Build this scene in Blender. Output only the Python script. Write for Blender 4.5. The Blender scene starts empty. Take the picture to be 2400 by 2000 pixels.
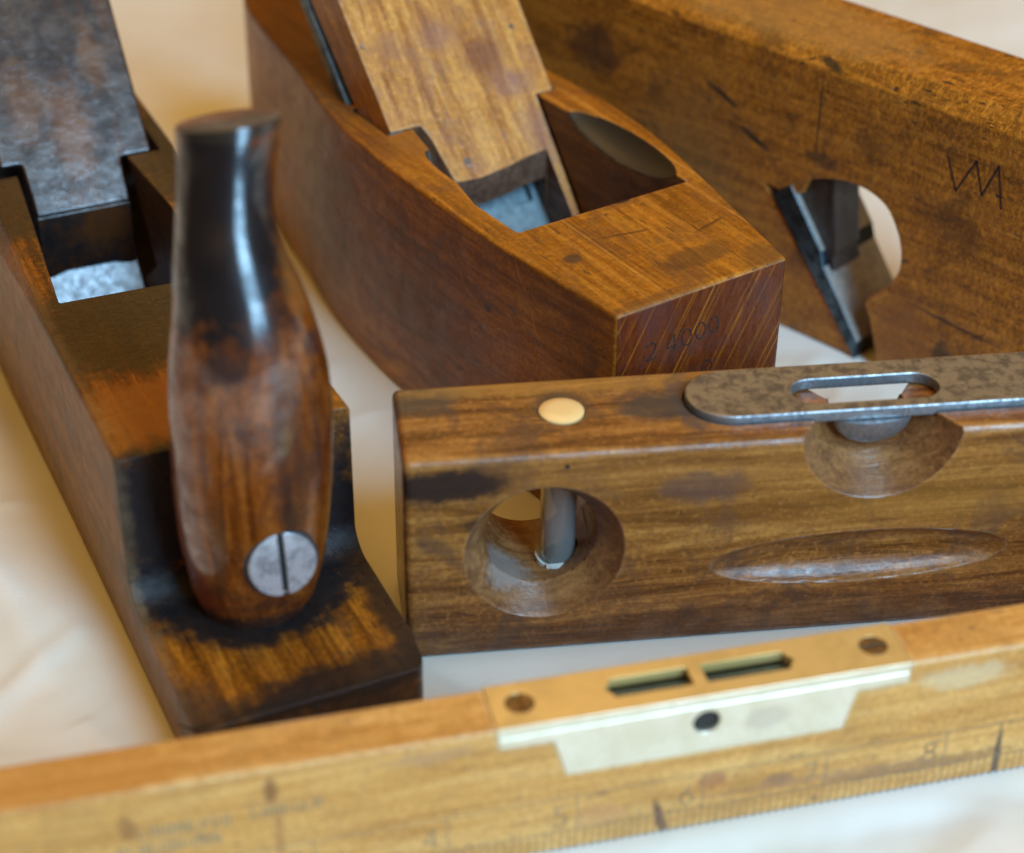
import bpy, bmesh, math, random
from mathutils import Vector, Matrix, noise
from math import sin, cos, radians, pi, sqrt
random.seed(7)
SC = bpy.context.scene
COL = SC.collection
MM = 0.001

# ------------------------------------------------------------------ camera
cam = bpy.data.cameras.new('camera'); camo = bpy.data.objects.new('camera', cam); COL.objects.link(camo)
TH, ROLL, HC = 0.594, 0.011, 0.288253
fwd = Vector((0, cos(TH), -sin(TH))); up0 = Vector((0, sin(TH), cos(TH))); ri0 = Vector((1, 0, 0))
ri = cos(ROLL)*ri0 + sin(ROLL)*up0; up = -sin(ROLL)*ri0 + cos(ROLL)*up0
M = Matrix((ri, up, -fwd)).transposed().to_4x4(); M.translation = Vector((0, 0, HC))
camo.matrix_world = M
cam.sensor_width = 36; cam.lens = 4754.7/2400*36
cam.clip_start = 0.01; cam.clip_end = 50
cam.dof.use_dof = True; cam.dof.focus_distance = 0.462; cam.dof.aperture_fstop = 8.4
SC.camera = camo

# ------------------------------------------------------------------ light
w = bpy.data.worlds.new('World'); SC.world = w; w.use_nodes = True
w.node_tree.nodes['Background'].inputs[0].default_value = (1.0, 0.56, 0.15, 1)
_n = w.node_tree.nodes; _l = w.node_tree.links
_tc = _n.new('ShaderNodeTexCoord'); _sp = _n.new('ShaderNodeSeparateXYZ'); _mr = _n.new('ShaderNodeMapRange')
_l.new(_tc.outputs['Generated'], _sp.inputs[0]); _l.new(_sp.outputs['Z'], _mr.inputs[0])
_mr.inputs[1].default_value = 0.25; _mr.inputs[2].default_value = 1.0; _mr.inputs[3].default_value = 0.06; _mr.inputs[4].default_value = 0.80
_l.new(_mr.outputs[0], _n['Background'].inputs[1])       # a warm ceiling over a dim room
def area(name, az, el, dist, sx, sy, power, color, tgt=(0, .38, .02)):
    L = bpy.data.lights.new(name, 'AREA'); L.shape = 'RECTANGLE'; L.size = sx; L.size_y = sy
    L.energy = power; L.color = color
    o = bpy.data.objects.new(name, L); COL.objects.link(o)
    t = Vector(tgt); a, e = radians(az), radians(el)
    # azimuth 0 = towards the camera side (-y), positive = right
    d = Vector((sin(a)*cos(e), -cos(a)*cos(e), sin(e)))
    o.location = t + d*dist
    o.rotation_euler = d.to_track_quat('Z', 'Y').to_euler()
    return o
area('window_light', 38, 33, 1.5, 0.52, 1.30, 42, (0.38, 0.69, 1.0))
area('room_lamp', 205, 62, 1.6, 0.9, 0.9, 6, (1.0, 0.59, 0.15))
SC.view_settings.view_transform = 'Standard'; SC.view_settings.look = 'None'
SC.view_settings.gamma = 1; SC.view_settings.exposure = 0.16
try: SC.view_settings.use_curve_mapping = False
except Exception: pass
SC.render.engine = 'CYCLES'
SC.cycles.use_denoising = True
SC.cycles.max_bounces = 8; SC.cycles.transmission_bounces = 8; SC.cycles.transparent_max_bounces = 8
SC.cycles.caustics_reflective = False; SC.cycles.caustics_refractive = False

# ------------------------------------------------------------------ node helper
class NT:
    def __init__(s, name):
        s.m = bpy.data.materials.new(name); s.m.use_nodes = True; s.t = s.m.node_tree
        s.n = s.t.nodes; s.bsdf = s.n['Principled BSDF']
        s.obj = s.n.new('ShaderNodeTexCoord').outputs['Object']
        s.p = s.vscale(s.obj, (1000, 1000, 1000))            # millimetres
    def L(s, a, b): s.t.links.new(a, b)
    def put(s, sock, v):
        if v is None: return
        if hasattr(v, 'links') or isinstance(v, bpy.types.NodeSocket): s.L(v, sock)
        elif isinstance(v, (tuple, list)) and len(v) == 3 and sock.type == 'RGBA': sock.default_value = (*v, 1)
        else: sock.default_value = v
    def vscale(s, v, k, off=(0, 0, 0)):
        m = s.n.new('ShaderNodeMapping'); s.put(m.inputs['Vector'], v)
        m.inputs['Scale'].default_value = k; m.inputs['Location'].default_value = off
        return m.outputs[0]
    def vrot(s, v, r):
        m = s.n.new('ShaderNodeMapping'); s.put(m.inputs['Vector'], v); m.inputs['Rotation'].default_value = r
        return m.outputs[0]
    def math(s, op, a, b=None, c=None, clamp=False):
        m = s.n.new('ShaderNodeMath'); m.operation = op; m.use_clamp = clamp
        s.put(m.inputs[0], a)
        if b is not None: s.put(m.inputs[1], b)
        if c is not None: s.put(m.inputs[2], c)
        return m.outputs[0]
    def noise(s, v, sc=1, det=4, ro=.55, dist=0, dim='3D'):
        m = s.n.new('ShaderNodeTexNoise'); m.noise_dimensions = dim
        if dim == '1D': s.put(m.inputs['W'], v)
        else: s.put(m.inputs['Vector'], v)
        m.inputs['Scale'].default_value = sc; m.inputs['Detail'].default_value = det
        m.inputs['Roughness'].default_value = ro; m.inputs['Distortion'].default_value = dist
        return m.outputs[0]
    def mr(s, v, a, b, c=0., d=1., smooth=True):
        m = s.n.new('ShaderNodeMapRange'); m.interpolation_type = 'SMOOTHSTEP' if smooth else 'LINEAR'
        s.put(m.inputs[0], v)
        for i, x in enumerate((a, b, c, d)): m.inputs[i+1].default_value = x
        return m.outputs[0]
    def mix(s, f, a, b, mode='MIX'):
        m = s.n.new('ShaderNodeMix'); m.data_type = 'RGBA'; m.blend_type = mode
        s.put(m.inputs[0], f); s.put(m.inputs[6], a); s.put(m.inputs[7], b)
        return m.outputs[2]
    def ramp(s, f, stops):
        m = s.n.new('ShaderNodeValToRGB'); s.put(m.inputs[0], f); e = m.color_ramp.elements
        while len(e) < len(stops): e.new(.5)
        for x, (p_, c) in zip(e, stops): x.position = p_; x.color = (*c, 1)
        return m.outputs[0]
    def sep(s, v):
        m = s.n.new('ShaderNodeSeparateXYZ'); s.put(m.inputs[0], v); return m.outputs
    def spot(s, c, r, soft=.35, rot=0., jag=.35, jsc=.25):
        """mask of an ellipsoidal patch with a ragged edge, centre and radii in mm"""
        m = s.n.new('ShaderNodeMapping'); m.vector_type = 'TEXTURE'; s.put(m.inputs['Vector'], s.p)
        m.inputs['Location'].default_value = c; m.inputs['Scale'].default_value = r
        m.inputs['Rotation'].default_value = rot if isinstance(rot, tuple) else (0, 0, rot)
        l = s.n.new('ShaderNodeVectorMath'); l.operation = 'LENGTH'; s.L(m.outputs[0], l.inputs[0])
        n = s.math('MULTIPLY', s.math('SUBTRACT', s.noise(s.p, jsc, 4, .6), .5), jag*4)
        d = s.math('ADD', l.outputs['Value'], n)
        return s.mr(d, 1+soft, 1-soft)
    def edge(s, r=1.2):
        b = s.n.new('ShaderNodeBevel'); b.samples = 4; b.inputs[0].default_value = r*MM
        g = s.n.new('ShaderNodeNewGeometry')
        d = s.n.new('ShaderNodeVectorMath'); d.operation = 'DOT_PRODUCT'
        s.L(b.outputs[0], d.inputs[0]); s.L(g.outputs['Normal'], d.inputs[1])
        return s.mr(d.outputs['Value'], .995, .86)
    def bump(s, h, st=.3, dist=.1):
        b = s.n.new('ShaderNodeBump'); b.inputs['Strength'].default_value = st; b.inputs['Distance'].default_value = dist*MM
        s.put(b.inputs['Height'], h); s.L(b.outputs[0], s.bsdf.inputs['Normal']); s.L(b.outputs[0], s.bsdf.inputs['Coat Normal'])
    def out(s, col=None, rough=None, metal=None, spec=None, coat=None, coatr=None):
        B = s.bsdf.inputs
        if col is not None: s.put(B['Base Color'], col)
        if rough is not None: s.put(B['Roughness'], rough)
        if metal is not None: s.put(B['Metallic'], metal)
        if spec is not None: s.put(B['Specular IOR Level'], spec)
        if coat is not None: s.put(B['Coat Weight'], coat)
        if coatr is not None: s.put(B['Coat Roughness'], coatr)
        return s.m

def wood(name, dark, mid, light, grain='y', fibre=.5, blot=None, blotk=.6, flecks=.5, fleckc=(.02, .012, .008),
         edgec=None, edgek=.6, stains_and_shading=(), rough=(.32, .55), lines=None, bumpk=.35, coat=.25, gsc=1., pits=.5, seed=0.,
         medul=0., lw=1., coatr=.2, sat=1.04, val=.9, hue=.502, bumpd=.35, spec=.34, prerot=None, cior=1.5):
    s = NT(name)
    off = (seed*13.1, seed*7.7, seed*3.3)
    g = {'x': (.07, 1, 1), 'y': (1, .07, 1), 'z': (1, 1, .07)}[grain]
    gf = {'x': (.035, 1, 1), 'y': (1, .035, 1), 'z': (1, 1, .035)}[grain]
    P0 = s.p
    if prerot: s.p = s.vrot(s.p, prerot)
    pg = s.vscale(s.p, tuple(k*gsc for k in g), off)
    pf = s.vscale(s.p, gf, off)
    band = s.noise(pg, .28, 8, .68, .8)
    fib = s.noise(pf, 2.4, 6, .72, .3)
    fib2 = s.noise(s.vscale(s.p, g, off), 3.2, 3, .6)
    f = s.math('ADD', s.math('MULTIPLY', band, .72), s.math('MULTIPLY', fib, .28))
    col = s.ramp(f, [(.40, dark), (.5, mid), (.60, light)])
    # fine dark fibre streaks
    st = s.mr(fib, .51, .63); col = s.mix(s.math('MULTIPLY', st, fibre), col, tuple(c*.35 for c in dark))
    st2 = s.mr(fib2, .5, .64); col = s.mix(s.math('MULTIPLY', st2, fibre*.45), col, tuple(c*.55 for c in mid))
    mot = s.noise(s.vscale(P0, (1, 1, 1), off), .9, 5, .7, .4)
    col = s.mix(s.math('MULTIPLY', s.mr(mot, .5, .62), .4), col, tuple(c*.45 for c in mid))
    col = s.mix(s.math('MULTIPLY', s.mr(mot, .47, .37), .28), col, tuple(min(1, c*1.35) for c in light))
    if medul:      # little pale ray flecks of quarter-sawn beech, standing across the grain
        gm = {'x': (1.1, .3, .45), 'y': (.3, 1.1, .45), 'z': (.45, .3, 1.1)}[grain]
        mv = s.noise(s.vscale(s.p, gm, off), 1.3, 3, .6, 1.2)
        col = s.mix(s.math('MULTIPLY', s.mr(mv, .52, .60), medul), col, tuple(min(1, c*1.5) for c in light))
        col = s.mix(s.math('MULTIPLY', s.mr(mv, .46, .38), medul*.8), col, tuple(c*.6 for c in dark))
    if lines:      # thin irregular growth-ring lines: (direction, frequency per mm, colour, strength)
        dirv, fr, lc, lk = lines
        m = s.n.new('ShaderNodeVectorMath'); m.operation = 'DOT_PRODUCT'; s.L(s.p, m.inputs[0]); m.inputs[1].default_value = dirv
        wob = s.math('MULTIPLY', s.noise(s.vscale(s.p, g), .05, 2), 1.6)
        c = s.math('ADD', m.outputs['Value'], wob)
        n1 = s.noise(c, fr, 1, .5, 0, '1D')
        a = s.math('ABSOLUTE', s.math('SUBTRACT', n1, .5))
        a2 = s.math('ABSOLUTE', s.math('SUBTRACT', s.noise(c, fr*1.9, 0, .5, 0, '1D'), .42))
        k = s.math('MAXIMUM', s.mr(a, .014*lw, .003), s.math('MULTIPLY', s.mr(a2, .013*lw, .002), .7))
        k = s.math('MULTIPLY', k, s.mr(s.noise(s.p, .12, 3), .3, .55, .35))
        col = s.mix(s.math('MULTIPLY', k, lk), col, lc)
        wide = s.mr(s.noise(c, fr*.7, 2, .5, 0, '1D'), .4, .65)
        col = s.mix(s.math('MULTIPLY', wide, .22), col, tuple(x*.5 for x in dark))
    if blot:
        bl = s.mr(s.noise(s.vscale(s.p, (1, 1, 1), off), .07, 7, .68, .6), .49, .66)
        col = s.mix(s.math('MULTIPLY', bl, blotk), col, blot)
        bl2 = s.mr(s.noise(s.vscale(s.p, (1, 1, 1), (off[0]+50, 0, 9)), .45, 6, .75, .5), .54, .66)
        col = s.mix(s.math('MULTIPLY', bl2, blotk*.55), col, blot)
    # dents and ingrained dirt specks
    fk = s.mr(s.noise(s.vscale(s.p, tuple(sqrt(k) for k in g), off), .62, 3, .55, .4), .655, .70)
    col = s.mix(s.math('MULTIPLY', fk, flecks), col, fleckc)
    fk2 = s.mr(s.noise(s.vscale(s.p, (1, 1, 1), (3, 7, off[2])), 1.3, 2, .5), .685, .72)
    col = s.mix(s.math('MULTIPLY', fk2, flecks), col, fleckc)
    if edgec:
        e = s.math('MULTIPLY', s.edge(1.6), s.mr(s.noise(s.p, .5, 5, .7), .4, .6, .15, 1.))
        col = s.mix(s.math('MULTIPLY', e, edgek), col, edgec)
    s.p = P0
    for stn in stains_and_shading:
        c, r, sc_, k = stn[:4]; kw = stn[4] if len(stn) > 4 else {}
        col = s.mix(s.math('MULTIPLY', s.spot(c, r, **kw), k), col, sc_)
    hh = s.math('ADD', s.math('MULTIPLY', fib, 1.0), s.math('MULTIPLY', s.noise(s.p, .4, 4, .6), 1.6))
    hh = s.math('SUBTRACT', hh, s.math('MULTIPLY', s.math('MAXIMUM', fk, fk2), pits))
    s.bump(hh, bumpk, bumpd)
    ro = s.mr(s.noise(s.p, .18, 5, .65), .3, .7, rough[0], rough[1], False)
    hs = s.n.new('ShaderNodeHueSaturation'); hs.inputs['Saturation'].default_value = sat; hs.inputs['Value'].default_value = val; hs.inputs['Hue'].default_value = hue
    s.L(col, hs.inputs['Color'])
    cw = s.math('MULTIPLY', s.mr(s.noise(s.p, .16, 6, .7, .4), .38, .62, .25, 1.), coat) if coat else 0.
    s.bsdf.inputs['Coat IOR'].default_value = cior
    return s.out(hs.outputs[0], ro, 0, spec, cw, coatr)

def metal(name, col, col2, rough=.35, m=1., sc=.4, bumpk=.15, stains_and_shading=()):
    s = NT(name)
    n = s.noise(s.p, sc, 6, .7, .3)
    c = s.mix(s.mr(n, .42, .62), col, col2)
    sp = s.mr(s.noise(s.p, 1.6, 3, .6), .62, .72)
    c = s.mix(s.math('MULTIPLY', sp, .6), c, tuple(x*.4 for x in col2))
    for (cc, r, k_, a) in stains_and_shading: c = s.mix(s.math('MULTIPLY', s.spot(cc, r), a), c, k_)
    s.bump(n, bumpk, .15)
    return s.out(c, s.mr(n, .3, .7, rough*.75, rough*1.35, False), m, .5)

def plain(name, col, rough=.6, metal_=0.):
    s = NT(name); n = s.noise(s.p, .6, 4)
    return s.out(s.mix(n, col, tuple(c*.7 for c in col)), rough, metal_)

# ------------------------------------------------------------------ object helpers
def root(name, x, y, yaw, label, cat, group=None):
    o = bpy.data.objects.new(name, None); COL.objects.link(o); o.empty_display_size = .02
    o.location = (x*MM, y*MM, 0); o.rotation_euler = (0, 0, yaw)
    o['label'] = label; o['category'] = cat
    if group: o['group'] = group
    return o
def rawmesh(verts, faces, name='tmp'):
    me = bpy.data.meshes.new(name); me.from_pydata([tuple(c*MM for c in v) for v in verts], [], faces)
    bm = bmesh.new(); bm.from_mesh(me); bmesh.ops.recalc_face_normals(bm, faces=bm.faces); bm.to_mesh(me); bm.free()
    return me
def prism(pts, axis, a, b):
    """extrude a 2D outline; axis 'u': pts=(v,z), 'v': pts=(u,z), 'z': pts=(u,v). a/b may be callables"""
    def P(q, t):
        return {'u': (t, q[0], q[1]), 'v': (q[0], t, q[1]), 'z': (q[0], q[1], t)}[axis]
    n = len(pts)
    A = [P(q, a(q) if callable(a) else a) for q in pts]; Bv = [P(q, b(q) if callable(b) else b) for q in pts]
    f = [list(range(n)), list(range(n, 2*n))[::-1]] + [[i, (i+1) % n, n+(i+1) % n, n+i] for i in range(n)]
    return rawmesh(A+Bv, f)
def hull(pts):
    bm = bmesh.new()
    for q in pts: bm.verts.new(Vector(q)*MM)
    r = bmesh.ops.convex_hull(bm, input=bm.verts)
    bmesh.ops.recalc_face_normals(bm, faces=bm.faces)
    me = bpy.data.meshes.new('h'); bm.to_mesh(me); bm.free(); return me
def box(x0, x1, y0, y1, z0, z1):
    return prism([(x0, y0), (x1, y0), (x1, y1), (x0, y1)], 'z', z0, z1)
def cone_(c, axis, r0, r1, a, b, n=96):
    """frustum along axis ('v' or 'z' or 'u') from a (radius r0) to b (radius r1)"""
    vs = []
    for t, r in ((a, r0), (b, r1)):
        for i in range(n):
            x, y = r*cos(2*pi*i/n), r*sin(2*pi*i/n)
            vs.append({'v': (c[0]+x, t, c[1]+y), 'z': (c[0]+x, c[1]+y, t), 'u': (t, c[0]+x, c[1]+y)}[axis])
    f = [list(range(n)), list(range(n, 2*n))] + [[i, (i+1) % n, n+(i+1) % n, n+i] for i in range(n)]
    return rawmesh(vs, f)
def ellipsoid(c, r, nu=48, nv=24, rot=None):
    bm = bmesh.new(); bmesh.ops.create_uvsphere(bm, u_segments=nu, v_segments=nv, radius=1)
    m = Matrix.Translation(Vector(c)*MM) @ (rot.to_4x4() if rot else Matrix()) @ Matrix.Diagonal((r[0]*MM, r[1]*MM, r[2]*MM, 1))
    bmesh.ops.transform(bm, matrix=m, verts=bm.verts)
    me = bpy.data.meshes.new('e'); bm.to_mesh(me); bm.free(); return me
def finish(name, me, mats, parent, cuts=(), bevel=0, seg=3, smooth=True, wob=0., angle=32, label=None, pre=0, clamp=True):
    o = bpy.data.objects.new(name, me); COL.objects.link(o)
    if pre:                       # rounded, worn arrises before anything is cut in
        m = o.modifiers.new('pre', 'BEVEL'); m.width = pre*MM; m.segments = 4; m.limit_method = 'ANGLE'; m.angle_limit = radians(40)
        m.use_clamp_overlap = False
        dg = bpy.context.evaluated_depsgraph_get(); dg.update()
        new = bpy.data.meshes.new_from_object(o.evaluated_get(dg)); o.modifiers.clear(); o.data = new
    tmp = []
    def vol(me_):
        b = bmesh.new(); b.from_mesh(me_); v = b.calc_volume(); b.free(); return v
    for ci, c in enumerate(cuts):
        t = bpy.data.objects.new('t', c); COL.objects.link(t)
        v0 = vol(o.data)
        for tryn in range(3):
            m = o.modifiers.new('b', 'BOOLEAN'); m.operation = 'DIFFERENCE'; m.solver = 'EXACT'; m.object = t
            if tryn == 1: m.use_self = True
            if tryn == 2: m.solver = 'FAST'
            dg = bpy.context.evaluated_depsgraph_get(); dg.update()
            new = bpy.data.meshes.new_from_object(o.evaluated_get(dg)); o.modifiers.clear()
            v1 = vol(new)
            if v1 <= v0*1.0001 and v1 > v0*.25 and v0 > 0: o.data = new; break
            print('boolean retry', name, ci, tryn, v0*1e9, v1*1e9)
        bpy.data.objects.remove(t)
    if bevel:
        m = o.modifiers.new('bev', 'BEVEL'); m.width = bevel*MM; m.segments = seg; m.limit_method = 'ANGLE'; m.angle_limit = radians(angle)
        m.use_clamp_overlap = clamp; m.miter_outer = 'MITER_ARC'
        for f in o.data.polygons: f.use_smooth = True
        m2 = o.modifiers.new('wn', 'WEIGHTED_NORMAL'); m2.mode = 'FACE_AREA'; m2.weight = 100; m2.keep_sharp = False
    if bevel:
        dg = bpy.context.evaluated_depsgraph_get(); dg.update()
        new = bpy.data.meshes.new_from_object(o.evaluated_get(dg))
        o.modifiers.clear(); o.data = new
    for t in tmp: bpy.data.objects.remove(t)
    me = o.data; me.name = name
    if wob:
        for v in me.vertices:
            n = noise.noise_vector(v.co*60)
            v.co += n*wob*MM
    me.materials.clear()
    for m in (mats if isinstance(mats, (list, tuple)) else [mats]): me.materials.append(m)
    if smooth and not bevel:
        me.polygons.foreach_set('use_smooth', [True]*len(me.polygons)); me.set_sharp_from_angle(angle=radians(30))
    me.update()
    o.parent = parent
    if label: o['label'] = label
    return o
def slot(o, test, idx):
    for f in o.data.polygons:
        if test(f.center/MM, f.normal): f.material_index = idx
def catmull(pts, n=8, closed=False):
    out = []; N = len(pts)
    rng = range(N) if closed else range(N-1)
    for i in rng:
        g = lambda k: Vector(pts[k % N] if closed else pts[min(max(k, 0), N-1)])
        p0, p1, p2, p3 = g(i-1), g(i), g(i+1), g(i+2)
        for k in range(n):
            t = k/n
            out.append(.5*((2*p1)+(-p0+p2)*t+(2*p0-5*p1+4*p2-p3)*t*t+(-p0+3*p1-3*p2+p3)*t**3))
    if not closed: out.append(Vector(pts[-1]))
    return [tuple(q) for q in out]
def stroke(lines, wd, d0, d1, plane='v'):
    """thin raised or inked strokes on the face v=0 (pts are (u,z)); every line a polyline"""
    vs, fs = [], []
    for ln in lines:
        for i in range(len(ln)-1):
            a, b = Vector(ln[i]), Vector(ln[i+1]); d = b-a
            if d.length < 1e-6: continue
            d.normalize(); n = Vector((-d[1], d[0]))*wd*.5
            a = a-d*wd*.25; b = b+d*wd*.25
            q = [a+n, a-n, b-n, b+n]; k = len(vs)
            for t in (d0, d1):
                for c in q: vs.append((c[0], t, c[1]) if plane == 'v' else (c[0], c[1], t))
            fs += [[k, k+1, k+2, k+3], [k+7, k+6, k+5, k+4]] + [[k+j, k+4+j, k+4+(j+1) % 4, k+(j+1) % 4] for j in range(4)]
    return rawmesh(vs, fs)
def arc(cx, cz, rx, rz, a0, a1, n=12):
    return [(cx+rx*cos(radians(a0+(a1-a0)*i/n)), cz+rz*sin(radians(a0+(a1-a0)*i/n))) for i in range(n+1)]
def glyph(ch, x, z, w_, h, rot=0.):
    G = {
     '0': [arc(.5, .5, .5, .5, 0, 360, 20)],
     '2': [arc(.5, .72, .46, .28, 160, -40, 10)+[(.02, 0)], [(.02, 0), (1, 0)]],
     '3': [arc(.45, .75, .45, .25, 150, -90, 10), arc(.45, .25, .5, .25, 90, -150, 10)],
     '4': [[(.75, 0), (.75, 1), (0, .3), (1, .3)]],
     '5': [[(.9, 1), (.15, 1), (.1, .58)]+arc(.45, .3, .5, .32, 120, -150, 12)],
     '6': [[(.8, 1)]+arc(.5, .3, .48, .3, 165, 180, 2), arc(.5, .3, .48, .3, 0, 360, 18)],
     '7': [[(0, 1), (1, 1), (.35, 0)]],
     '8': [arc(.5, .75, .4, .25, 0, 360, 16), arc(.5, .25, .5, .25, 0, 360, 16)],
     '9': [arc(.5, .68, .46, .32, 0, 360, 16), [(.96, .68), (.7, 0)]],
     '1': [[(.2, .8), (.5, 1), (.5, 0)]],
    }[ch]
    c, s_ = cos(rot), sin(rot); out = []
    for ln in G:
        out.append([(x+(a*w_)*c-(b*h)*s_, z+(a*w_)*s_+(b*h)*c) for a, b in ln])
    return out

# ------------------------------------------------------------------ tablecloth
RUL = (13.263, 280.897, .252); LEV = (-22.103, 335.775, .134); COF = (22.806, 376.672, .594)
HRN = (-61.039, 293.509, .438); REB = (91.136, 461.645, -.748)
FOOT = [(RUL, -127, 178, 0, 12), (LEV, 0, 150, 0, 29), (COF, -8, 64, 0, 206), (HRN, 0, 54, 0, 240), (REB, -176, 72, 0, 34)]
def footdist(x, y):
    best = 1e9
    for (ox, oy, yw), u0, u1, v0, v1 in FOOT:
        c, s_ = cos(yw), sin(yw); dx, dy = x-ox, y-oy; u, v = dx*c+dy*s_, -dx*s_+dy*c
        a = max(u0-u, 0, u-u1); b = max(v0-v, 0, v-v1)
        best = min(best, sqrt(a*a+b*b))
    return best
CREASE = [((-30, 355), (15, 392), .9, 1.6), ((-60, 455), (-10, 520), 1.2, 3), ((-125, 290), (-95, 345), 1.0, 3), ((-118, 268), (-70, 252), 1.2, 3), ((-150, 310), (-90, 300), 1.0, 4), ((60, 225), (88, 246), 1.0, 2.5), ((95, 262), (125, 240), 1.0, 3), ((75, 520), (150, 470), 1.0, 4), ((90, 470), (60, 440), .7, 3), ((-40, 322), (10, 372), 1.3, 2.2), ((-150, 330), (-75, 268), 2.0, 6), ((-140, 300), (-80, 262), 1.4, 4), ((-135, 395), (-100, 330), 1.2, 4),
          ((-30, 620), (-140, 520), 2.5, 9), ((60, 235), (150, 262), 2.4, 6), ((30, 225), (120, 232), 1.8, 4), ((110, 240), (150, 300), 2.2, 5),
          ((120, 560), (210, 500), 2.5, 12), ((20, 385), (95, 445), .6, 5), ((-60, 245), (-140, 238), 1.8, 6), ((-120, 500), (-60, 440), 1.2, 6)]
def cloth_h(x, y):
    h = 3.2*noise.noise(Vector((x*.012, y*.012, 3.1))) + 1.8*noise.noise(Vector((x*.03+4, y*.02, 9.))) + .5*noise.noise(Vector((x*.08, y*.05, 1.))) + .9*(1-abs(noise.noise(Vector((x*.018+y*.008, y*.02-x*.01, 5.))))*3.5)**3*(noise.noise(Vector((x*.01, y*.01, 7.)))>-.1)
    h += .16*noise.noise(Vector((x*.22, y*.16, 2.)))
    for (x0, y0), (x1, y1), a, wd in CREASE:
        dx, dy = x1-x0, y1-y0; L2 = dx*dx+dy*dy
        t = ((x-x0)*dx+(y-y0)*dy)/L2; tc = min(max(t, 0), 1)
        d = sqrt((x-x0-tc*dx)**2+(y-y0-tc*dy)**2)
        h += 1.5*a*math.exp(-(d/wd)**2)*(1-.6*abs(2*tc-1))
    f = footdist(x, y); k = min(1, max(0, (f-.8)/9)); k = k*k*(3-2*k)
    return -.15 + h*k - .0*(1-k)
def build_cloth():
    N, Mv = 340, 380
    def mapx(t): t = 2*t-1; return 190*t + 900*t**7
    def mapy(t): t = 2*t-1; return 400 + 240*t + 1500*max(t, 0)**7*1 - 450*max(-t, 0)**7
    xs = [mapx(i/N) for i in range(N+1)]; ys = [mapy(j/Mv) for j in range(Mv+1)]
    vs = [(x, y, cloth_h(x, y)) for y in ys for x in xs]
    fs = [[j*(N+1)+i, j*(N+1)+i+1, (j+1)*(N+1)+i+1, (j+1)*(N+1)+i] for j in range(Mv) for i in range(N)]
    me = rawmesh(vs, fs, 'tablecloth')
    if me.polygons[1000].normal.z < 0: me.flip_normals()
    s = NT('cloth_satin')
    n = s.noise(s.p, .02, 4, .5); c = s.mix(s.mr(n, .35, .65), (.71, .69, .63), (.69, .66, .57))
    q = s.sep(s.vrot(s.p, (0, 0, radians(38))))
    wv = s.math('SINE', s.math('MULTIPLY', q[0], 2*pi/.62))
    wv2 = s.noise(s.vscale(s.vrot(s.p, (0, 0, radians(38))), (3, .6, 1)), 1.2, 2)
    c = s.mix(s.math('MULTIPLY', s.mr(wv, -.2, .9), .10), c, (.5, .42, .33))
    s.bump(s.math('ADD', s.math('MULTIPLY', wv, .5), wv2), .35, .12)
    s.bsdf.inputs['Sheen Weight'].default_value = .25
    mat = s.out(c, .5, 0, .45)
    o = finish('tablecloth', me, mat, None); o['kind'] = 'structure'
    return o
build_cloth()

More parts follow.
